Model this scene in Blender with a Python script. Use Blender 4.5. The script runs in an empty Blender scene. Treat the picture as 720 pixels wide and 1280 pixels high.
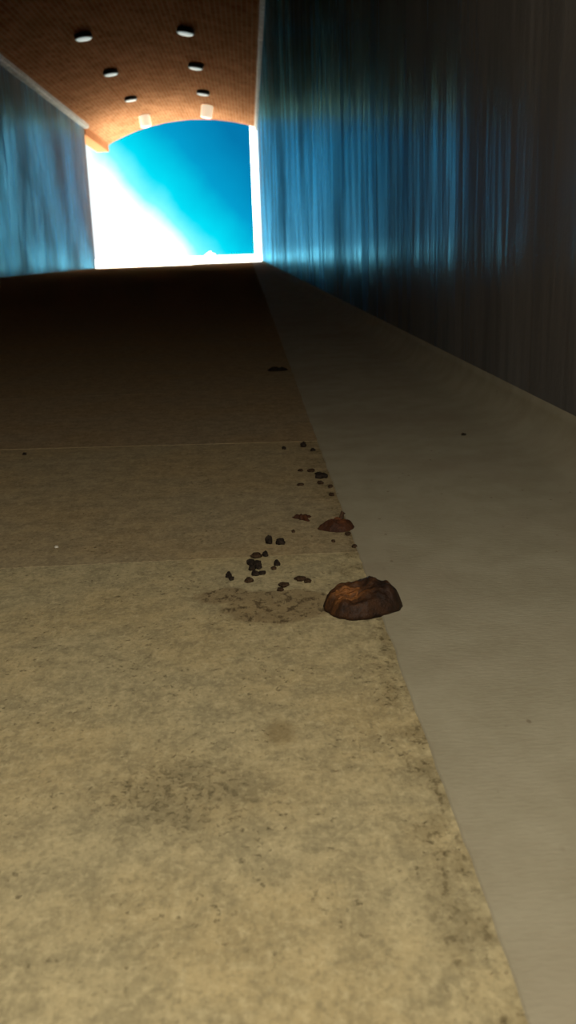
import bpy, bmesh, math, random
from mathutils import Vector, Matrix, noise

random.seed(7)
sc = bpy.context.scene
col = sc.collection
PI = math.pi

# ------------------------------------------------------------------ tunnel measures (metres)
XL, XR, XJ = -4.30, 0.372, 0.082          # left wall, right wall, edge of the kerb strip
ZS = 3.70                                  # springing of the vault
RISE = 0.44
Y0 = -4.0                                  # added wall behind the camera
YLW, YLV = 27.5, 32.0                      # left wall ends before the vault does
YRV = 28.8
XC = (XL + XR) / 2
HALF = (XR - XL) / 2
RV = (HALF * HALF + RISE * RISE) / (2 * RISE)
ZC = ZS + RISE - RV                        # centre of the vault's circle


def vault_z(x):
    return ZC + math.sqrt(RV * RV - (x - XC) ** 2)


# ------------------------------------------------------------------ helpers
def tag(o, label=None, cat=None, group=None, kind=None):
    if label: o['label'] = label
    if cat: o['category'] = cat
    if group: o['group'] = group
    if kind: o['kind'] = kind
    return o


def link(name, me, parent=None):
    o = bpy.data.objects.new(name, me)
    col.objects.link(o)
    if parent: o.parent = parent
    return o


def obj(name, bm, mats, parent=None, smooth=False):
    me = bpy.data.meshes.new(name)
    bmesh.ops.recalc_face_normals(bm, faces=bm.faces)
    bm.to_mesh(me); bm.free()
    for m in (mats if isinstance(mats, (list, tuple)) else [mats]):
        me.materials.append(m)
    if smooth:
        for p in me.polygons: p.use_smooth = True
    return link(name, me, parent)


def box(bm, x0, x1, y0, y1, z0, z1, mi=0):
    v = [bm.verts.new(p) for p in ((x0, y0, z0), (x1, y0, z0), (x1, y1, z0), (x0, y1, z0),
                                   (x0, y0, z1), (x1, y0, z1), (x1, y1, z1), (x0, y1, z1))]
    for f in ((0, 3, 2, 1), (4, 5, 6, 7), (0, 1, 5, 4), (1, 2, 6, 5), (2, 3, 7, 6), (3, 0, 4, 7)):
        bm.faces.new([v[i] for i in f]).material_index = mi
    return v


def prism(bm, prof, ys, mi=0):
    """profile [(x, z), ...] closed, swept along y; ys: one y per section or a function of x per section"""
    rows = []
    for y in ys:
        rows.append([bm.verts.new((x, y(x) if callable(y) else y, z)) for x, z in prof])
    n = len(prof)
    for a, b in zip(rows, rows[1:]):
        for i in range(n):
            j = (i + 1) % n
            bm.faces.new((a[i], a[j], b[j], b[i])).material_index = mi
    bm.faces.new(rows[0][::-1]).material_index = mi
    bm.faces.new(rows[-1]).material_index = mi


def lathe(bm, prof, seg=32, mi=0):
    rings = []
    for r, z in prof:
        rings.append([bm.verts.new((r * math.cos(2 * PI * k / seg), r * math.sin(2 * PI * k / seg), z)) for k in range(seg)])
    for a, b in zip(rings, rings[1:]):
        for k in range(seg):
            bm.faces.new((a[k], a[(k + 1) % seg], b[(k + 1) % seg], b[k])).material_index = mi
    bm.faces.new(rings[0][::-1]).material_index = mi
    bm.faces.new(rings[-1]).material_index = mi


def tube(bm, pts, radii, seg=8):
    rings = []
    for i, p in enumerate(pts):
        a = Vector(pts[max(0, i - 1)]); b = Vector(pts[min(len(pts) - 1, i + 1)])
        t = (b - a).normalized()
        u = t.cross(Vector((0, 0, 1)))
        if u.length < 1e-4: u = t.cross(Vector((0, 1, 0)))
        u.normalize(); w = u.cross(t)
        rings.append([bm.verts.new(Vector(p) + radii[i] * (math.cos(2 * PI * k / seg) * u + math.sin(2 * PI * k / seg) * w)) for k in range(seg)])
    for a, b in zip(rings, rings[1:]):
        for k in range(seg):
            bm.faces.new((a[k], a[(k + 1) % seg], b[(k + 1) % seg], b[k]))
    bm.faces.new(rings[0][::-1]); bm.faces.new(rings[-1])


# ------------------------------------------------------------------ materials
class NT:
    def __init__(self, name, rough=0.8, spec=0.5):
        self.m = bpy.data.materials.new(name); self.m.use_nodes = True
        self.t = self.m.node_tree; self.n = self.t.nodes; self.l = self.t.links
        self.b = self.n['Principled BSDF']
        self.b.inputs['Roughness'].default_value = rough
        self.b.inputs['Specular IOR Level'].default_value = spec
        self.co = self.n.new('ShaderNodeTexCoord').outputs['Object']

    def link(self, a, b): self.l.new(a, b)

    def map(self, scale=(1, 1, 1), loc=(0, 0, 0), src=None):
        k = self.n.new('ShaderNodeMapping'); k.inputs['Scale'].default_value = scale; k.inputs['Location'].default_value = loc
        self.link(src or self.co, k.inputs['Vector']); return k.outputs[0]

    def noise(self, scale, detail=4, rough=.55, vec=None, dist=0.0):
        k = self.n.new('ShaderNodeTexNoise'); k.inputs['Scale'].default_value = scale
        k.inputs['Detail'].default_value = detail; k.inputs['Roughness'].default_value = rough
        k.inputs['Distortion'].default_value = dist
        self.link(vec or self.co, k.inputs['Vector']); return k.outputs[0]

    def voro(self, scale, vec=None, feature='F1'):
        k = self.n.new('ShaderNodeTexVoronoi'); k.feature = feature; k.inputs['Scale'].default_value = scale
        self.link(vec or self.co, k.inputs['Vector']); return k.outputs

    def ramp(self, fac, stops, interp='LINEAR'):
        k = self.n.new('ShaderNodeValToRGB'); e = k.color_ramp.elements; k.color_ramp.interpolation = interp
        while len(e) < len(stops): e.new(1.0)
        for q, (p, c) in zip(e, stops):
            q.position = p; q.color = (c, c, c, 1) if not hasattr(c, '__len__') else (*c, 1)
        self.link(fac, k.inputs[0]); return k.outputs[0]

    def mix(self, fac, a, b, mode='MIX'):
        k = self.n.new('ShaderNodeMix'); k.data_type = 'RGBA'; k.blend_type = mode
        for s, v in ((k.inputs[0], fac), (k.inputs[6], a), (k.inputs[7], b)):
            if isinstance(v, (int, float)): s.default_value = v
            elif isinstance(v, tuple): s.default_value = (*v, 1)
            else: self.link(v, s)
        return k.outputs[2]

    def math(self, op, a, b=0.0, c=None):
        k = self.n.new('ShaderNodeMath'); k.operation = op
        for s, v in zip(k.inputs, (a, b, c)):
            if v is None: continue
            if isinstance(v, (int, float)): s.default_value = v
            else: self.link(v, s)
        return k.outputs[0]

    def xyz(self, vec=None):
        k = self.n.new('ShaderNodeSeparateXYZ'); self.link(vec or self.co, k.inputs[0]); return k.outputs

    def smooth(self, v, a, b, lo=0.0, hi=1.0):
        k = self.n.new('ShaderNodeMapRange'); k.interpolation_type = 'SMOOTHSTEP'
        self.link(v, k.inputs[0])
        for i, q in enumerate((a, b, lo, hi)): k.inputs[i + 1].default_value = q
        return k.outputs[0]

    def bump(self, h, strength, dist, normal=None):
        k = self.n.new('ShaderNodeBump'); k.inputs['Strength'].default_value = strength; k.inputs['Distance'].default_value = dist
        self.link(h, k.inputs['Height'])
        if normal: self.link(normal, k.inputs['Normal'])
        return k.outputs[0]

    def done(self, color=None, normal=None, rough=None):
        if color is not None:
            if isinstance(color, tuple): self.b.inputs['Base Color'].default_value = (*color, 1)
            else: self.link(color, self.b.inputs['Base Color'])
        if normal: self.link(normal, self.b.inputs['Normal'])
        if rough is not None: self.link(rough, self.b.inputs['Roughness'])
        return self.m


def blot(t, cx, cy, rx, ry, warp, edge=.25, seed=0.0):
    """soft-edged irregular patch on the floor, 1 inside"""
    x, y, z = t.xyz()
    wx = t.math('MULTIPLY', t.math('SUBTRACT', t.noise(60, 4, .6, t.map((1, 1, 1), (seed, 0, 0))), .5), warp)
    wy = t.math('MULTIPLY', t.math('SUBTRACT', t.noise(60, 4, .6, t.map((1, 1, 1), (0, seed + 3, 0))), .5), warp)
    dx = t.math('DIVIDE', t.math('SUBTRACT', t.math('ADD', x, wx), cx), rx)
    dy = t.math('DIVIDE', t.math('SUBTRACT', t.math('ADD', y, wy), cy), ry)
    r = t.math('SQRT', t.math('ADD', t.math('MULTIPLY', dx, dx), t.math('MULTIPLY', dy, dy)))
    return t.smooth(r, 1 + edge, 1 - edge)


def m_slab(name, tint, marks=True):
    t = NT(name, .95, .0)
    big = t.noise(6, 5, .6)
    fine = t.noise(420, 4, .7, t.map((1, .7, 1)))
    grain = t.noise(190, 4, .65, t.map((1, .7, 1), (3, 1, 0)))
    med = t.noise(48, 4, .6)
    light = tuple(min(1, v * 1.42) for v in tint); dark = tuple(v * .55 for v in tint)
    c = t.mix(t.smooth(med, .32, .68), tuple(v * .82 for v in tint), tuple(min(1, v * 1.14) for v in tint))
    c = t.mix(t.smooth(big, .35, .65), c, t.mix(1.0, c, (1.05, .98, .88), 'MULTIPLY'))
    c = t.mix(t.math('MULTIPLY', t.smooth(grain, .50, .68), .55), c, light)
    c = t.mix(t.math('MULTIPLY', t.smooth(grain, .48, .32), .50), c, dark)
    c = t.mix(t.math('MULTIPLY', t.smooth(fine, .50, .68), .40), c, light)
    c = t.mix(t.math('MULTIPLY', t.smooth(fine, .50, .32), .40), c, dark)
    zone = t.noise(16, 3, .6, t.map((1, 1, 1), (4.1, 2.2, 0)))
    pits = t.math('MULTIPLY', t.smooth(t.noise(230, 3, .6, t.map((1, .8, 1), (7, 1, 0))), .60, .68), t.smooth(zone, .44, .60))
    h = t.math('ADD', t.math('MULTIPLY', fine, .5), t.math('MULTIPLY', grain, .9))
    if marks:
        grit = t.smooth(t.noise(210, 4, .75, t.map((1, .7, 1), (1, 9, 0))), .52, .60)
        # worn hollow with dark grit
        p1 = blot(t, -.045, .405, .034, .030, .04, .7, 1)
        c = t.mix(t.math('MULTIPLY', p1, .30), c, (.16, .125, .06))
        pits = t.math('MAXIMUM', pits, t.math('MULTIPLY', p1, t.math('MULTIPLY', grit, .8)))
        # small brown spot
        p2 = blot(t, .006, .462, .008, .013, .012, .6, 2)
        c = t.mix(t.math('MULTIPLY', p2, .45), c, (.20, .13, .045))
        # dried mud stain beside the big leaf
        p3 = t.math('MAXIMUM', blot(t, .012, .652, .042, .034, .026, .12, 3), blot(t, -.028, .676, .024, .017, .018, .2, 5))
        c = t.mix(t.math('MULTIPLY', p3, .55), c, (.235, .160, .078))
        mud = t.math('MULTIPLY', p3, t.smooth(t.noise(130, 4, .7, t.map((1, .6, 1), (5, 5, 0))), .50, .62))
        c = t.mix(t.math('MULTIPLY', mud, .75), c, (.075, .05, .028))
        # grime gathered along the joint with the strip
        x, y, z = t.xyz()
        g = t.math('MULTIPLY', t.smooth(x, .045, .080), t.smooth(t.noise(38, 4, .65, t.map((1.4, .8, 1), (2, 0, 0))), .40, .62))
        c = t.mix(t.math('MULTIPLY', g, .42), c, (.19, .14, .06))
        c = t.mix(t.math('MULTIPLY', t.math('MULTIPLY', g, grit), .7), c, (.09, .065, .03))
    c = t.mix(t.math('MULTIPLY', pits, .60), c, (.11, .088, .045))
    hh = t.math('SUBTRACT', h, t.math('MULTIPLY', pits, 1.2))
    return t.done(c, t.bump(hh, .5, .0016))


M = {}
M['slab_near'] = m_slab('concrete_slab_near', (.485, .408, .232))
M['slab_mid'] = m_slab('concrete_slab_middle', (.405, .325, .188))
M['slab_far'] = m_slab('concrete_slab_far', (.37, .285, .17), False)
t = NT('joint_mortar', .95, 0); M['mortar'] = t.done(t.mix(t.noise(90, 3), (.42, .34, .18), (.60, .50, .28)))
t = NT('joint_dirt', .95, 0); M['joint_dirt'] = t.done(t.mix(t.noise(90, 3), (.12, .085, .045), (.26, .19, .10)))


def m_strip():
    t = NT('screeded_kerb_concrete', .9, .08)
    fine = t.noise(420, 3, .6, t.map((.35, 1, .35)))
    med = t.noise(22, 4, .6, t.map((1, .8, 1)))
    big = t.noise(4, 3, .6)
    c = t.mix(t.smooth(med, .3, .7), (.375, .330, .220), (.44, .392, .27))
    c = t.mix(t.math('MULTIPLY', t.smooth(fine, .42, .65), .35), c, (.44, .40, .27))
    c = t.mix(t.math('MULTIPLY', t.smooth(big, .42, .66), .4), c, (.33, .265, .18))
    dots = t.math('MULTIPLY', t.smooth(t.voro(75, t.map((1, .6, 1)))[0], .13, .06), t.smooth(t.noise(20, 2), .52, .62))
    c = t.mix(t.math('MULTIPLY', dots, .5), c, (.13, .09, .05))
    return t.done(c, t.bump(t.math('ADD', fine, med), .35, .001))


M['strip'] = m_strip()


def m_wall():
    """grey plaster under a streaked gloss tinted blue to stand in for reflected sky"""
    t = NT('grey_plaster_sky_tint', .6, .0)
    st = t.noise(2.0, 4, .55, t.map((1, 1.6, .30)))
    st2 = t.noise(6, 4, .55, t.map((1, 1.5, .18), (3, 3, 3)))
    fine = t.noise(160, 3, .6)
    c = t.mix(t.smooth(st, .3, .7), (.175, .159, .144), (.250, .231, .212))
    c = t.mix(t.math('MULTIPLY', t.smooth(st2, .45, .7), .4), c, (.145, .133, .121))
    h = t.math('ADD', t.math('MULTIPLY', st, 1.0), t.math('MULTIPLY', st2, .35))
    nrm = t.bump(h, .34, .035)
    nrm2 = t.bump(fine, .3, .002, nrm)
    t.done(c, nrm2)
    g = t.n.new('ShaderNodeBsdfGlossy'); t.link(nrm, g.inputs['Normal'])
    t.link(t.mix(t.smooth(st2, .35, .7), (.15, .62, .95), (.09, .42, .70)), g.inputs['Color'])  # sky-blue reflection painted into the gloss colour
    t.link(t.smooth(st2, .3, .7, .20, .30), g.inputs['Roughness'])
    fr = t.n.new('ShaderNodeFresnel'); fr.inputs['IOR'].default_value = 1.22; t.link(nrm, fr.inputs['Normal'])
    mx = t.n.new('ShaderNodeMixShader')
    worn = t.smooth(t.noise(.55, 4, .6, t.map((1, 1.2, .8), (1, 4, 0))), .32, .66, .25, 1.0)
    t.link(t.math('MULTIPLY', fr.outputs[0], worn), mx.inputs[0]); t.link(t.b.outputs[0], mx.inputs[1]); t.link(g.outputs[0], mx.inputs[2])
    t.link(mx.outputs[0], t.n['Material Output'].inputs['Surface'])
    return t.m


M['wall'] = m_wall()


def m_brick():
    t = NT('orange_vault_brick', .95, .0)
    uv = t.n.new('ShaderNodeUVMap').outputs[0]
    k = t.n.new('ShaderNodeTexBrick')
    k.inputs['Scale'].default_value = 1.0
    k.inputs['Brick Width'].default_value = .24; k.inputs['Row Height'].default_value = .085
    k.inputs['Mortar Size'].default_value = .010; k.inputs['Mortar Smooth'].default_value = .3
    k.inputs['Color1'].default_value = (.50, .235, .110, 1); k.inputs['Color2'].default_value = (.36, .155, .068, 1)
    k.inputs['Mortar'].default_value = (.50, .32, .18, 1)
    t.link(uv, k.inputs['Vector'])
    c = t.mix(t.smooth(t.noise(2.0, 4), .3, .7), k.outputs[0], t.mix(1.0, k.outputs[0], (.78, .74, .72), 'MULTIPLY'))
    return t.done(c, t.bump(k.outputs[1], -.5, .012))


M['brick'] = m_brick()
t = NT('orange_beam_render', .95, 0)
M['beam'] = t.done(t.mix(t.noise(5, 4), (.36, .155, .068), (.48, .23, .11)), t.bump(t.noise(30, 4), .4, .01))
t = NT('pale_ledge_plaster', .75, .2)
M['ledge'] = t.done(t.mix(t.smooth(t.noise(6, 4, .7), .4, .7), (.50, .52, .48), (.78, .80, .74)), t.bump(t.noise(30, 4), .6, .02))
t = NT('white_outer_plaster', .8, .2)
M['outer'] = t.done(t.mix(t.noise(1.5, 4), (.78, .78, .75), (.86, .86, .83)), t.bump(t.noise(25, 4), .3, .01))
t = NT('pale_outer_ground', .9, .1)
M['ground'] = t.done(t.mix(t.noise(.8, 5), (.66, .63, .56), (.80, .78, .72)), t.bump(t.noise(12, 4), .4, .02))
t = NT('pale_stone', .85, .15)
M['stone'] = t.done(t.mix(t.noise(7, 5), (.62, .60, .55), (.82, .80, .76)), t.bump(t.noise(14, 5), .6, .03))
t = NT('dark_lamp_metal', .5, .4); M['lamp_dark'] = t.done(t.mix(t.noise(20, 3), (.02, .02, .024), (.045, .045, .05)))
t = NT('white_lamp_metal', .5, .4); M['lamp_white'] = t.done(t.mix(t.noise(20, 3), (.78, .76, .70), (.86, .84, .80)))
t = NT('frosted_lamp_lens', .5, .4)
t.b.inputs['Emission Color'].default_value = (.80, .95, .90, 1); t.b.inputs['Emission Strength'].default_value = .40
M['lens'] = t.done((.75, .78, .76))
t = NT('lit_opal_lamp_glass', .5, .3)
t.b.inputs['Emission Color'].default_value = (1.0, .82, .58, 1); t.b.inputs['Emission Strength'].default_value = .72
M['opal'] = t.done((.82, .76, .66))
t = NT('lit_opal_lamp_lens', .5, .3)
t.b.inputs['Emission Color'].default_value = (.95, 1.0, .98, 1); t.b.inputs['Emission Strength'].default_value = .85
M['opal_lens'] = t.done((.82, .82, .80))


def m_leaf(name, dark, mid, hot, scale):
    t = NT(name, .62, .3)
    n1 = t.noise(90 * scale, 5, .65, t.map((1, 1.6, 1)))
    n2 = t.noise(260 * scale, 4, .6)
    c = t.mix(t.smooth(n1, .35, .7), dark, mid)
    a = t.n.new('ShaderNodeAttribute'); a.attribute_name = 'patch'
    c = t.mix(t.math('MULTIPLY', a.outputs['Fac'], t.smooth(n1, .25, .6)), c, hot)
    c = t.mix(t.math('MULTIPLY', t.smooth(n2, .5, .7), .4), c, tuple(v * .6 for v in dark))
    return t.done(c, t.bump(t.math('ADD', n1, n2), .7, .002))


M['leaf_big'] = m_leaf('dry_leaf_dark_brown', (.018, .009, .005), (.046, .019, .007), (.46, .175, .042), 1)
M['leaf_small'] = m_leaf('dry_leaf_red_brown', (.040, .014, .006), (.090, .031, .011), (.26, .085, .026), 1.4)
M['vein'] = m_leaf('dry_leaf_vein', (.20, .075, .020), (.34, .135, .038), (.34, .135, .038), 2)
M['stalk'] = m_leaf('dry_leaf_stalk', (.05, .024, .012), (.10, .048, .020), (.10, .048, .020), 2)


def m_crumb(name, a, b):
    t = NT(name, .9, .1)
    return t.done(t.mix(t.smooth(t.noise(300, 4), .35, .65), a, b), t.bump(t.noise(500, 3), .6, .001))


M['crumb_black'] = m_crumb('black_dirt_crumb', (.016, .012, .009), (.045, .032, .022))
M['crumb_brown'] = m_crumb('brown_dirt_crumb', (.035, .021, .011), (.085, .05, .027))
M['crumb_white'] = m_crumb('white_chip', (.6, .56, .45), (.8, .76, .66))

# ------------------------------------------------------------------ floor: cast slabs with joints, one mesh
# transverse joints: line from (x=XL side) to (x=XJ); slightly skewed as laid
JY = [(-1.15, -1.15), (.7675, .7705), (1.299, 1.2745)]
y = 1.80
while y < 27.0:
    JY.append((y, y)); y += .525
bm = bmesh.new()


def jy(j, x):
    f = (x - .0) / .36
    return j[1] + (j[0] - j[1]) * (-f) if x > -.6 else j[1] + (j[0] - j[1]) * (.6 / .36)


def edge_x(y):
    return XJ + .0016 * noise.noise((y * 22, 3.1, 0)) + .0008 * noise.noise((y * 90, 7.7, 0))


def slab(ya, yb, mi, chamfer=.0):
    """one slab top between two joint lines, split in strips so its right edge is slightly ragged"""
    xs = [XL - .02, -2.0, -.6, -.3, -.1, 0.0, None]
    length = max(yb(0) - ya(0), .01)
    n = max(2, min(120, int(length / .016))) if yb(0) < 3 else 3
    rows = []
    for i in range(n + 1):
        f = i / n
        row = []
        for x in xs:
            xx = x if x is not None else edge_x(ya(0) + (yb(0) - ya(0)) * f) + .004
            row.append(bm.verts.new((xx, ya(xx) + (yb(xx) - ya(xx)) * f, 0.0)))
        rows.append(row)
    for a, b in zip(rows, rows[1:]):
        for k in range(len(xs) - 1):
            bm.faces.new((a[k], a[k + 1], b[k + 1], b[k])).material_index = mi
    for e in (rows[0], rows[-1]):
        low = [bm.verts.new((v.co.x, v.co.y, -.006)) for v in e]
        for k in range(len(xs) - 1):
            bm.faces.new((e[k], e[k + 1], low[k + 1], low[k])).material_index = mi


GAP = [.0006] * len(JY)
GAP[1] = .0008; GAP[2] = .0020
for i in range(len(JY) - 1):
    a, b = JY[i], JY[i + 1]
    ga, gb = GAP[i], GAP[i + 1]
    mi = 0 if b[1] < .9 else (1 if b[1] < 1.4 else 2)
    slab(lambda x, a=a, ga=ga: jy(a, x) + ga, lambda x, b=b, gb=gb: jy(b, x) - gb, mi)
    # joint filling just below the slab tops
    mj = 3 if i + 1 == 2 else 4
    zj = -.0004 if i + 1 == 2 else -.0012
    q = [(XL, jy(b, -.6) - gb), (-.6, jy(b, -.6) - gb), (XJ, jy(b, XJ) - gb), (XJ, jy(b, XJ) + gb), (-.6, jy(b, -.6) + gb), (XL, jy(b, -.6) + gb)]
    bm.faces.new([bm.verts.new((px, py, zj)) for px, py in q]).material_index = mj
last = JY[-1]
slab(lambda x: last[1] + .001, lambda x: 27.5 + (x - XL) / (XR - XL) * 2.0, 2)
bmf = bm
# bed under the slabs
box(bmf, XL - .25, XR + .2, Y0, 27.4, -.20, -.0065, 4)
# first strip of floor behind the camera
slab(lambda x: Y0, lambda x: JY[0][1] - .001, 0)
fl = obj('floor', bmf, [M['slab_near'], M['slab_mid'], M['slab_far'], M['mortar'], M['joint_dirt']])
tag(fl, 'speckled tan concrete slab floor with straight joints', 'floor', kind='structure')

# ------------------------------------------------------------------ kerb strip along the right wall
bm = bmesh.new()
ys = [Y0 + .1 * k for k in range(int((.2 - Y0) / .1))] + [.2 + .012 * k for k in range(160)] + [2.12 + .3 * k for k in range(90)]
ys = [v for v in ys if v < 28.9]
rf = .05
rows = []
for yv in ys:
    ex = edge_x(yv)
    lift = .0008 + .0003 * noise.noise((yv * 14, 0, 2))
    prof = [(ex, -.004), (ex + .0004, lift * .7), (ex + .0022, lift)]
    for k in range(1, 6):
        u = k / 6
        prof.append((ex + (XR - rf - ex) * u, lift + .004 * u * u))
    for k in range(7):
        a = PI / 2 * k / 6
        prof.append((XR - rf + rf * math.sin(a), lift + .004 + rf - rf * math.cos(a)))
    prof.append((XR + .02, lift + .004 + rf)); prof.append((XR + .02, -.004))
    rows.append([bm.verts.new((px, yv, pz)) for px, pz in prof])
for a, b in zip(rows, rows[1:]):
    for k in range(len(a) - 1):
        bm.faces.new((a[k], a[k + 1], b[k + 1], b[k]))
bm.faces.new(rows[0][::-1]); bm.faces.new(rows[-1])
tag(obj('kerb_strip', bm, M['strip'], smooth=True), 'smooth grey concrete strip between slab floor and right wall', 'kerb', kind='structure')

# ------------------------------------------------------------------ walls, vault, ledges
bm = bmesh.new(); box(bm, XR, XR + .35, Y0 - .3, YRV, -.2, ZS + .02)
tag(obj('wall_right', bm, M['wall']), 'grey sheen plastered tunnel wall on the right', 'wall', kind='structure')
bm = bmesh.new(); box(bm, XL - .35, XL, Y0 - .3, YLW, -.2, ZS + .02)
tag(obj('wall_left', bm, M['wall']), 'grey sheen plastered tunnel wall on the left', 'wall', kind='structure')
bm = bmesh.new(); box(bm, XL - .35, XR + .35, Y0 - .3, Y0, -.2, ZS + RISE + .4)  # unseen panel added to keep sky light out of the open end
tag(obj('sky_blocker_back', bm, M['wall']), 'unseen grey wall added behind the camera to block sky light', 'wall', kind='structure')

bm = bmesh.new()
uvl = bm.loops.layers.uv.new('UVMap')
NA = 40
angs = [-math.asin(HALF / RV) + 2 * math.asin(HALF / RV) * k / NA for k in range(NA + 1)]
ysec = [Y0 - .3 + (YRV - 1 - Y0 + .3) * k / 14 for k in range(15)] + ['end']


def vend(x):
    return YRV + (YLV - YRV) * (XR - x) / (XR - XL)


inner, outer = [], []
for s in ysec:
    ri, ro = [], []
    for a in angs:
        x = XC + RV * math.sin(a); z = ZC + RV * math.cos(a)
        yy = vend(x) if s == 'end' else s
        ri.append(bm.verts.new((x, yy, z)))
        ro.append(bm.verts.new((XC + (RV + .3) * math.sin(a), yy, ZC + (RV + .3) * math.cos(a))))
    inner.append(ri); outer.append(ro)


def face(vs):
    f = bm.faces.new(vs)
    for lp in f.loops:
        v = lp.vert.co
        lp[uvl].uv = (v.y, RV * math.atan2(v.x - XC, v.z - ZC))


for i in range(len(ysec) - 1):
    for k in range(NA):
        face((inner[i][k], inner[i][k + 1], inner[i + 1][k + 1], inner[i + 1][k]))
        face((outer[i][k], outer[i + 1][k], outer[i + 1][k + 1], outer[i][k + 1]))
for k in range(NA):
    face((inner[-1][k], inner[-1][k + 1], outer[-1][k + 1], outer[-1][k]))
    face((inner[0][k], outer[0][k], outer[0][k + 1], inner[0][k + 1]))
for i in range(len(ysec) - 1):
    face((inner[i][0], inner[i + 1][0], outer[i + 1][0], outer[i][0]))
    face((inner[i][-1], outer[i][-1], outer[i + 1][-1], inner[i + 1][-1]))
tag(obj('ceiling', bm, M['brick']), 'low arched orange brick vault', 'ceiling', kind='structure')


def ledge(name, x0, x1, yend, label):
    bm = bmesh.new()
    n = 90
    s = 1 if x1 > x0 else -1
    rows = []
    for i in range(n + 1):
        yy = Y0 + (yend - Y0) * i / n
        w = .006 * noise.noise((yy * 1.7, x0, 0)); z0 = ZS - .045 - (.04 if x0 > 0 else 0) + .006 * noise.noise((yy * 2.1, 5, x0))
        e = x1 + s * w
        rows.append([bm.verts.new(p) for p in ((x0, yy, z0), (e - s * .02, yy, z0), (e, yy, z0 + .02), (e, yy, z0 + .10), (e - s * .015, yy, z0 + .125), (x0, yy, z0 + .125))])
    for a, b in zip(rows, rows[1:]):
        for k in range(6):
            bm.faces.new((a[k], a[(k + 1) % 6], b[(k + 1) % 6], b[k]))
    bm.faces.new(rows[0]); bm.faces.new(rows[-1])
    tag(obj(name, bm, M['ledge']), label, 'ledge', kind='structure')


ledge('trim_1', XL - .1, XL + .13, YLW, 'pale rough plaster ledge between left wall and vault')
ledge('trim_2', XR + .1, XR - .07, YRV, 'pale rough plaster ledge between right wall and vault')
# springer beam that carries the vault past the end of the left wall
bm = bmesh.new(); box(bm, XL - .35, XL + .02, YLW, YLV - .02, ZS - .20, ZS + .10)
tag(obj('trim_3', bm, M['beam']), 'short beam carrying the vault past the left wall end', 'beam', kind='structure')

# ------------------------------------------------------------------ outside
bm = bmesh.new()
g = [(-120, 27.42), (XL - .36, 27.42), (XL, 27.5), (XR, 29.5), (XR + .3, 29.5), (120, 29.5), (120, 400), (-120, 400)]
top = [bm.verts.new((px, py, -.012)) for px, py in g]
bm.faces.new(top)
tag(obj('ground', bm, M['ground']), 'bright sunlit ground beyond the tunnel exit', 'ground', kind='structure')
bm = bmesh.new(); box(bm, .215, XR + 1.6, 34.0, 37.0, -.2, 7.6)
tag(obj('wall_outside', bm, M['outer']), 'white sunlit pier beyond the tunnel exit on the right', 'wall', kind='structure')


def boulder(name, x, y, rx, rz, seed, label):
    bm = bmesh.new()
    bmesh.ops.create_icosphere(bm, subdivisions=4, radius=1)
    for v in bm.verts:
        d = 1 + .28 * noise.noise(v.co * 1.3 + Vector((seed, 0, 0))) + .10 * noise.noise(v.co * 3.7 + Vector((0, seed, 0)))
        v.co = Vector((v.co.x * rx * d, v.co.y * rx * .8 * d, max(v.co.z * d, -.35) * rz))
    zmin = min(v.co.z for v in bm.verts)
    for v in bm.verts: v.co.z -= zmin
    o = obj(name, bm, M['stone'], smooth=True); o.location = (x, y, -.02)
    tag(o, label, 'rock')


boulder('boulder', -1.83, 46, .30, .30, 1, 'pale sunlit rock, the taller of two beyond the tunnel exit')
boulder('boulder', -1.34, 47, .22, .13, 6, 'low pale sunlit rock, the smaller of two beyond the exit')

# ------------------------------------------------------------------ ceiling lamps
LAMPS = []
for row, x in (('left', -2.77), ('right', -.93)):
    for k, yy in enumerate((18.45, 21.9, 25.4, 28.6) if row == 'left' else (18.1, 21.3, 24.6, 26.9)):
        LAMPS.append((row, k, x, yy))
lab = {('left', 0): 'round drum ceiling lamp with white lens, nearest of the left-hand row',
       ('left', 1): 'round drum ceiling lamp with white lens, second nearest of the left-hand row',
       ('left', 2): 'round drum ceiling lamp with white lens, third nearest of the left-hand row',
       ('left', 3): 'tall glowing drum ceiling lamp, the left one at the rim of the exit arch',
       ('right', 0): 'round drum ceiling lamp with white lens, nearest of the right-hand row',
       ('right', 1): 'round drum ceiling lamp with white lens, second nearest of the right-hand row',
       ('right', 2): 'round drum ceiling lamp with white lens, third nearest of the right-hand row',
       ('right', 3): 'tall glowing drum ceiling lamp, the right one at the rim of the exit arch'}


def lamp(white):
    root = bpy.data.objects.new('ceiling_lamp', None); col.objects.link(root)
    hgt = .30 if white else .085
    bm = bmesh.new()
    lathe(bm, [(.135, .0), (.150, -.012), (.156, -.03), (.156, -hgt + .01), (.150, -hgt), (.138, -hgt), (.138, -hgt + .012)][:: 1], 40)
    obj('housing', bm, M['opal'] if white else M['lamp_dark'], root, True)
    bm = bmesh.new()
    lathe(bm, [(.137, -hgt + .010), (.137, -hgt - .004), (.118, -hgt - .014), (.07, -hgt - .021), (.01, -hgt - .023)], 40)
    obj('lens', bm, M['opal_lens'] if white else M['lens'], root, True)
    return root


def dup(root):
    r = root.copy(); col.objects.link(r)
    for ch in list(root.children):
        c = ch.copy(); col.objects.link(c); c.parent = r
    return r


protos = {}
for row, k, x, yy in LAMPS:
    white = k == 3
    if white not in protos:
        o = protos[white] = lamp(white)
    else:
        o = dup(protos[white])
    a = math.asin((x - XC) / RV)
    o.location = (x, yy, vault_z(x) + .002); o.rotation_euler = (0, a, 0)
    tag(o, lab[(row, k)], 'ceiling lamp', 'ceiling lamps in two rows under the vault')

# ------------------------------------------------------------------ leaves on the floor


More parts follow.
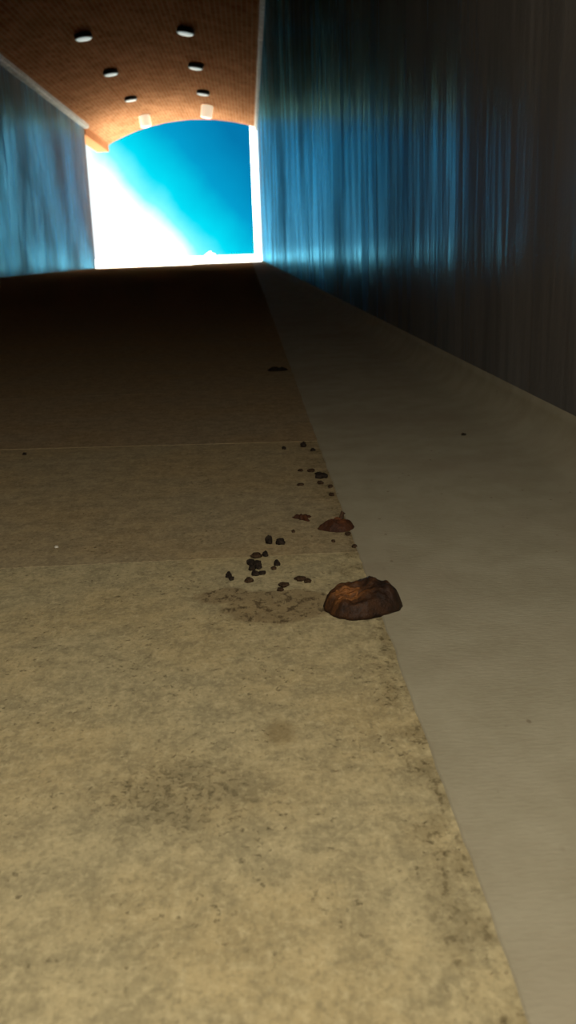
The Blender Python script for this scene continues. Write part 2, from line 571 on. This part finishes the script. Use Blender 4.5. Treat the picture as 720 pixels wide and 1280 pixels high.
def leaf_surface(f_out, f_h, nr=26, na=96):
    """closed shell: top from height f_h(u, v), flat underside; f_out(angle) is the outline radius"""
    bm = bmesh.new()
    lay = bm.verts.layers.float.new('patch')
    return bm, lay


def build_leaf(rx, ry, H, seed, ang, outline, heightf, patchf):
    bm = bmesh.new(); lay = bm.verts.layers.float.new('patch')
    nr, na = 30, 110
    ca, sa = math.cos(ang), math.sin(ang)

    def pos(u, v, z):
        return (ca * u * rx - sa * v * ry, sa * u * rx + ca * v * ry, z)
    def top(r, th):
        R = outline(th)
        u, v = r * R * math.cos(th), r * R * math.sin(th)
        return u, v, H * heightf(u, v, r)
    c = bm.verts.new(pos(0, 0, top(0, 0)[2])); c[lay] = patchf(0, 0)
    rings = []
    for i in range(1, nr + 1):
        r = i / nr; ring = []
        for k in range(na):
            th = 2 * PI * k / na
            u, v, z = top(r, th)
            w = bm.verts.new(pos(u, v, max(z, .0006))); w[lay] = patchf(u, v); ring.append(w)
        rings.append(ring)
    for k in range(na): bm.faces.new((c, rings[0][k], rings[0][(k + 1) % na]))
    for a, b in zip(rings, rings[1:]):
        for k in range(na): bm.faces.new((a[k], b[k], b[(k + 1) % na], a[(k + 1) % na]))
    under = []
    for k in range(na):
        p = rings[-1][k].co
        w = bm.verts.new((p.x * .93, p.y * .93, 0)); under.append(w)
    for k in range(na): bm.faces.new((rings[-1][k], under[k], under[(k + 1) % na], rings[-1][(k + 1) % na]))
    cc = bm.verts.new((0, 0, .0002))
    for k in range(na): bm.faces.new((under[k], cc, under[(k + 1) % na]))
    def at(u, v):
        r = math.hypot(u, v) / outline(math.atan2(v, u))
        return Vector(pos(u, v, H * heightf(u, v, min(r, 1))))
    return bm, at


def gauss(x, c, s): return math.exp(-((x - c) / s) ** 2)


# big crumpled leaf
def out_big(th):
    n = noise.noise((math.cos(th) * 1.6, math.sin(th) * 1.6, 4.2))
    n2 = noise.noise((math.cos(th) * 5, math.sin(th) * 5, 1.2))
    sq = (abs(math.cos(th)) ** 2.6 + abs(math.sin(th)) ** 2.6) ** (-1 / 2.6)
    return sq * (1 + .07 * n + .035 * n2)


def h_big(u, v, r):
    base = (1 - r ** 7) * .72
    roll = .16 * gauss(u, .45, .34) * (1 - r ** 6)                   # folded-over right half
    hollow = -.20 * gauss(u, -.40, .36) * gauss(v, -.10, .45)        # hollow that shows the ribs
    ribs = .085 * math.sin(v * 12 + u * 2.5 + 1.0 * noise.noise((u * 2, v * 2, 3))) * gauss(u, -.35, .50)
    fold = .05 * math.sin(u * 8 - v * 5 + 2 * noise.noise((u * 2, v * 2, 9)))
    n = .10 * noise.noise((u * 2.6, v * 2.6, 1.7)) + .06 * noise.noise((u * 7, v * 7, 5))
    rim = .10 * gauss(r, .84, .10) * (.6 + noise.noise((u * 3, v * 3, 6)))
    return max((base + roll + hollow + (ribs + fold + n) * (1 - r ** 6) + rim * (1 - r ** 10)), .03)


def p_big(u, v):
    s = gauss(u, -.40, .46) * gauss(v, .05, .50) * (.35 + .65 * max(0, math.sin(v * 13 + u * 3 + 1.2 * noise.noise((u * 2, v * 2, 3)))))
    return min(1, 1.1 * s + .35 * gauss(u, .85, .14) * gauss(v, .25, .3))


root = bpy.data.objects.new('dry_leaf', None); col.objects.link(root)
root.location = (.0715, .640, 0)
tag(root, 'largest crumpled dry leaf, dark brown with orange ribs, beside the mud stain', 'leaf')
bm, at = build_leaf(.0280, .0235, .0205, 3, .42, out_big, h_big, p_big)
obj('blade', bm, M['leaf_big'], root, True)
for j, (v0, v1, ua, ub, rr) in enumerate(((.34, .40, -.62, -.02, .0009), (.10, .24, -.74, .02, .0010), (-.12, .06, -.76, -.10, .0009), (-.36, -.16, -.66, -.16, .0007))):
    bm = bmesh.new(); pts = []; rad = []
    for q in range(15):
        f = q / 14
        pts.append(at(ua + (ub - ua) * f, v0 + (v1 - v0) * f + .05 * math.sin(f * 4 + j)) + Vector((0, 0, .0003)))
        rad.append(rr * 1.35 * (.35 + .75 * math.sin(PI * min(1, f * .9 + .1))))
    tube(bm, pts, rad, 8)
    o = obj('vein', bm, M['vein'], root, True); o['label'] = 'orange-brown raised rib'


# small boat shaped leaf
def out_small(th):
    c = math.cos(th)
    e = 1 / math.sqrt((math.cos(th)) ** 2 + (math.sin(th)) ** 2)
    tip = .26 * max(0, -c) ** 10
    return e * (.86 + tip + .06 * noise.noise((c * 2.2, math.sin(th) * 2.2, 8.8)) - .10 * abs(math.sin(th)) * max(0, -c))


def h_small(u, v, r):
    base = (1 - r ** 3.2) * .85
    crease = -.22 * gauss(v + .10 * u, .15, .16) * gauss(u, .05, .6)
    n = .14 * noise.noise((u * 2.7, v * 2.7, 2.2)) + .07 * noise.noise((u * 8, v * 8, 4))
    f = .05 * math.sin(u * 11 + v * 4)
    return max(base + (crease + n + f) * (1 - r ** 6), .03)


def p_small(u, v): return min(1, .9 * gauss(u, .15, .35) * gauss(v, .1, .45))


root = bpy.data.objects.new('dry_leaf', None); col.objects.link(root)
root.location = (.0725, .845, 0)
tag(root, 'small red-brown dry leaf with a pointed tip and upright stalk', 'leaf')
bm, at = build_leaf(.0180, .0170, .0105, 5, .05, out_small, h_small, p_small)
obj('blade', bm, M['leaf_small'], root, True)
bm = bmesh.new()
b0 = at(.22, .45)
tube(bm, [b0 + Vector((-.001, -.001, -.001)), b0 + Vector((.0002, .0006, .0022)), b0 + Vector((.001, .0015, .005)), b0 + Vector((.0022, .0018, .0068))], [.0024, .0021, .0019, .0024], 10)
obj('stalk', bm, M['stalk'], root, True)['label'] = 'dark upright stub of the stalk'

# star shaped scrap of leaf
def out_star(th):
    return .42 + .58 * max(0, math.cos(2.5 * (th - .25))) ** 2.2 + .12 * noise.noise((math.cos(th) * 2, math.sin(th) * 2, 3))


bm, at = build_leaf(.0098, .0150, .0055, 1, .1, out_star, lambda u, v, r: max(.03, (1 - r ** 2.4) * (.8 + .5 * noise.noise((u * 4, v * 4, 1)))), lambda u, v: .1)
root = obj('leaf_scrap', bm, M['leaf_small'], None, True); root.location = (.0405, .884, 0)
tag(root, 'dark star-shaped scrap of leaf left of the small red-brown leaf', 'leaf')

# long flat dark leaf far along the joint
bm, at = build_leaf(.0235, .030, .009, 1, .06, lambda th: (.75 + .25 * abs(math.cos(th))) * (1 + .10 * noise.noise((math.cos(th) * 2, math.sin(th) * 2, 6))),
                    lambda u, v, r: max(.03, (1 - r ** 3) * (.7 + .4 * noise.noise((u * 3, v * 3, 7)))), lambda u, v: 0)
root = obj('leaf_scrap', bm, M['crumb_black'], None, True); root.location = (.052, 2.095, 0)
tag(root, 'flat black scrap lying farthest along the joint, in the dark part of the floor', 'leaf')

# ------------------------------------------------------------------ crumbs of dirt
# (x, y) on the floor, width, height, depth in metres, material, label, group
GC = 'loose dirt crumbs in the cluster left of the largest leaf'
GJ = 'dirt crumbs scattered along the joint beyond the leaves'
GS = 'tiny specks around the small red-brown leaf'
CR = [
    (.0070, .806, .0065, .0070, 'crumb_black', 'round black dirt crumb, left one of the pair beyond the slab joint', GC),
    (.0170, .803, .0082, .0055, 'crumb_black', 'long black dirt crumb, right one of the pair beyond the slab joint', GC),
    (.0030, .770, .0050, .0042, 'crumb_black', 'small black crumb lying on the slab joint, at the right end of the flat one', GC),
    (-.0050, .769, .0095, .0030, 'crumb_brown', 'flat dark brown crumb lying across the slab joint', GC),
    (-.0095, .748, .0066, .0052, 'crumb_black', 'loose black crumb in the heap just before the slab joint', GC),
    (-.0042, .745, .0070, .0045, 'crumb_black', 'loose black crumb in the heap just before the slab joint', GC),
    (-.0085, .735, .0062, .0040, 'crumb_black', 'loose black crumb in the heap just before the slab joint', GC),
    (-.0030, .738, .0050, .0032, 'crumb_black', 'loose black crumb in the heap just before the slab joint', GC),
    (-.0060, .722, .0066, .0036, 'crumb_black', 'loose black crumb in the heap just before the slab joint', GC),
    (-.0005, .724, .0055, .0025, 'crumb_black', 'loose black crumb in the heap just before the slab joint', GC),
    (-.0110, .706, .0066, .0034, 'crumb_brown', 'brown crumb at the near end of the black heap, on the mud stain', GC),
    (.0120, .744, .0050, .0042, 'crumb_black', 'single black crumb right of the black heap, before the slab joint', GC),
    (.0090, .735, .0048, .0022, 'crumb_brown', 'flat brown crumb right of the black heap, before the slab joint', GC),
    (-.0275, .720, .0050, .0040, 'crumb_black', 'upper crumb of the touching pair at the left tip of the mud stain', GC),
    (-.0252, .713, .0042, .0030, 'crumb_black', 'lower crumb of the touching pair at the left tip of the mud stain', GC),
    (.0160, .693, .0078, .0026, 'crumb_brown', 'flat red-brown flake in the middle of the mud stain', GC),
    (.0130, .683, .0052, .0024, 'crumb_brown', 'small brown flake nearest the camera in the middle of the mud stain', GC),
    (.0290, .706, .0085, .0026, 'crumb_brown', 'long brown flake on the far edge of the mud stain', GC),
    (.0350, .700, .0060, .0024, 'crumb_brown', 'small brown flake on the mud stain next to the largest leaf', GC),
    (.0300, .838, .0034, .0024, 'crumb_brown', 'tiny brown speck between the star-shaped scrap and the crumb pair', GS),
    (.0790, .822, .0048, .0026, 'crumb_brown', 'tiny brown speck just in front of the small red-brown leaf', GS),
    (.0640, .803, .0036, .0022, 'crumb_brown', 'tiny speck midway between the two leaves, away from the kerb', GS),
    (.0810, .785, .0050, .0022, 'crumb_brown', 'faint brown speck at the kerb edge between the two leaves', GS),
    (.0610, 1.232, .0085, .0060, 'crumb_black', 'dark crumb right at the pale joint line', GJ),
    (.0350, 1.222, .0050, .0040, 'crumb_black', 'tiny dark crumb farthest left, just before the pale joint line', GJ),
    (.0720, 1.205, .0070, .0030, 'crumb_black', 'dark crumb at the kerb edge just before the pale joint line', GJ),
    (.0620, 1.085, .0085, .0030, 'crumb_brown', 'brown flake left of the darkest crumb along the kerb edge', GJ),
    (.0720, 1.052, .0140, .0050, 'crumb_black', 'largest dark crumb along the kerb edge beyond the leaves', GJ),
    (.0695, 1.066, .0080, .0035, 'crumb_black', 'dark crumb touching the back of the largest one by the kerb', GJ),
    (.0685, 1.022, .0068, .0035, 'crumb_brown', 'brown crumb just in front of the largest one by the kerb', GJ),
    (.0765, .968, .0060, .0030, 'crumb_brown', 'brown crumb by the kerb edge, nearest to the small leaf', GJ),
    (.0780, 1.005, .0055, .0026, 'crumb_brown', 'brown crumb against the kerb, second nearest to the small leaf', GJ),
    (.0500, 1.090, .0060, .0025, 'crumb_brown', 'faint brown flake far from the kerb edge, farther of two', GJ),
    (.0460, 1.020, .0075, .0022, 'crumb_brown', 'faint brown flake far from the kerb edge, nearer of two', GJ),
    (.2800, 1.252, .0060, .0030, 'crumb_black', 'single dark speck alone on the smooth kerb strip', None),
    (-.3120, 1.255, .0055, .0035, 'crumb_black', 'single dark speck alone at the left on the pale joint', None),
    (-.1850, .822, .0034, .0018, 'crumb_white', 'tiny white chip alone on the floor at the left', None),
]
for i, (x, y, w, h, m, label, grp) in enumerate(CR):
    bm = bmesh.new()
    bmesh.ops.create_icosphere(bm, subdivisions=3, radius=1)
    off = Vector((i * 3.7, i * 1.3, i))
    dpt = .9 if h > .003 else 1.1
    for v in bm.verts:
        d = 1 + .42 * noise.noise(v.co * 1.5 + off) + .20 * noise.noise(v.co * 4 + off)
        v.co = Vector((v.co.x * w / 2 * d, v.co.y * w / 2 * dpt * d, max(v.co.z, -.55) * h / 1.5 * d))
    zmin = min(v.co.z for v in bm.verts)
    for v in bm.verts: v.co.z -= zmin
    o = obj('white_chip' if m == 'crumb_white' else 'dirt_crumb', bm, M[m], None, True)
    o.location = (x, y, 0.0032 if x > XJ else -.0001)
    o.rotation_euler = (0, 0, random.uniform(-.4, .4))
    tag(o, label, 'chip' if m == 'crumb_white' else 'dirt crumb', grp)

# ------------------------------------------------------------------ sky
w = bpy.data.worlds.new('sky'); sc.world = w; w.use_nodes = True
nt = w.node_tree; nt.nodes.clear()
N = nt.nodes.new; L = nt.links.new
out = N('ShaderNodeOutputWorld'); bg = N('ShaderNodeBackground'); L(bg.outputs[0], out.inputs[0])
tc = N('ShaderNodeTexCoord').outputs['Generated']


def wm(op, a, b=0.0):
    k = N('ShaderNodeMath'); k.operation = op
    for s, v in zip(k.inputs, (a, b)):
        if isinstance(v, (int, float)): s.default_value = v
        else: L(v, s)
    return k.outputs[0]


nz = N('ShaderNodeTexNoise'); nz.inputs['Scale'].default_value = 26; nz.inputs['Detail'].default_value = 5
L(tc, nz.inputs['Vector'])
nb = N('ShaderNodeTexNoise'); nb.inputs['Scale'].default_value = 3.0; nb.inputs['Detail'].default_value = 4
L(tc, nb.inputs['Vector'])
sp = N('ShaderNodeSeparateXYZ'); L(tc, sp.inputs[0])
# bank of bright cloud: its upper edge is an inclined plane through the viewer
nv = Vector((.742, 0.0855, .670))
nv = Vector((1.12, .0485, 1.0)).normalized()
dv = N('ShaderNodeVectorMath'); dv.operation = 'DOT_PRODUCT'; L(tc, dv.inputs[0]); dv.inputs[1].default_value = nv
s = wm('ADD', dv.outputs['Value'], wm('MULTIPLY', wm('SUBTRACT', nz.outputs[0], .5), .020))
mr = N('ShaderNodeValToRGB'); L(wm('MULTIPLY_ADD', s, 4.0) if False else wm('ADD', wm('MULTIPLY', s, 5.0), .5), mr.inputs[0])
e = mr.color_ramp.elements
while len(e) < 6: e.new(1.0)
for q, (p, c) in zip(e, ((.0, (1.15, 1.2, 1.25)), (.425, (1.1, 1.18, 1.2)), (.49, (.22, 1.05, 1.1)), (.585, (.001, .76, .95)), (.77, (.001, .34, .62)), (1.0, (.001, .19, .42)))):
    q.position = p; q.color = (*c, 1)
L(mr.outputs[0], bg.inputs[0]); bg.inputs[1].default_value = 1.0

# ------------------------------------------------------------------ lights
sun = bpy.data.lights.new('sun', 'SUN'); sun.energy = 34; sun.angle = math.radians(.6); sun.color = (1, .95, .86)
so = bpy.data.objects.new('sun', sun); col.objects.link(so)
so.rotation_euler = Vector((.60, .30, -.74)).to_track_quat('-Z', 'Y').to_euler()
# point light added above and behind the camera to light the near floor
la = bpy.data.lights.new('near_floor_fill', 'POINT'); la.energy = 22; la.shadow_soft_size = .10; la.color = (1, .93, .80)
lo = bpy.data.objects.new('near_floor_fill', la); col.objects.link(lo)
lo.location = (-.05, -.20, .63)

# ------------------------------------------------------------------ camera
cam = bpy.data.cameras.new('camera'); co = bpy.data.objects.new('camera', cam); col.objects.link(co)
yaw, pitch, roll, F = .0306, .268, -.0345, 1180.9
f = Vector((math.sin(yaw) * math.cos(pitch), math.cos(yaw) * math.cos(pitch), -math.sin(pitch)))
r = Vector((math.cos(yaw), -math.sin(yaw), 0)); u = r.cross(f)
r2 = math.cos(roll) * r + math.sin(roll) * u; u2 = -math.sin(roll) * r + math.cos(roll) * u
mt = Matrix((r2, u2, -f)).transposed().to_4x4(); mt.translation = (0, 0, .25)
co.matrix_world = mt
cam.sensor_fit = 'VERTICAL'; cam.sensor_height = 36; cam.lens = F / 1280 * 36
cam.clip_start = .01; cam.clip_end = 1000
cam.dof.use_dof = True; cam.dof.focus_distance = .8; cam.dof.aperture_fstop = 16
sc.camera = co

vs = sc.view_settings
vs.view_transform = 'Standard'; vs.look = 'None'; vs.exposure = 0; vs.gamma = 1; vs.use_curve_mapping = False
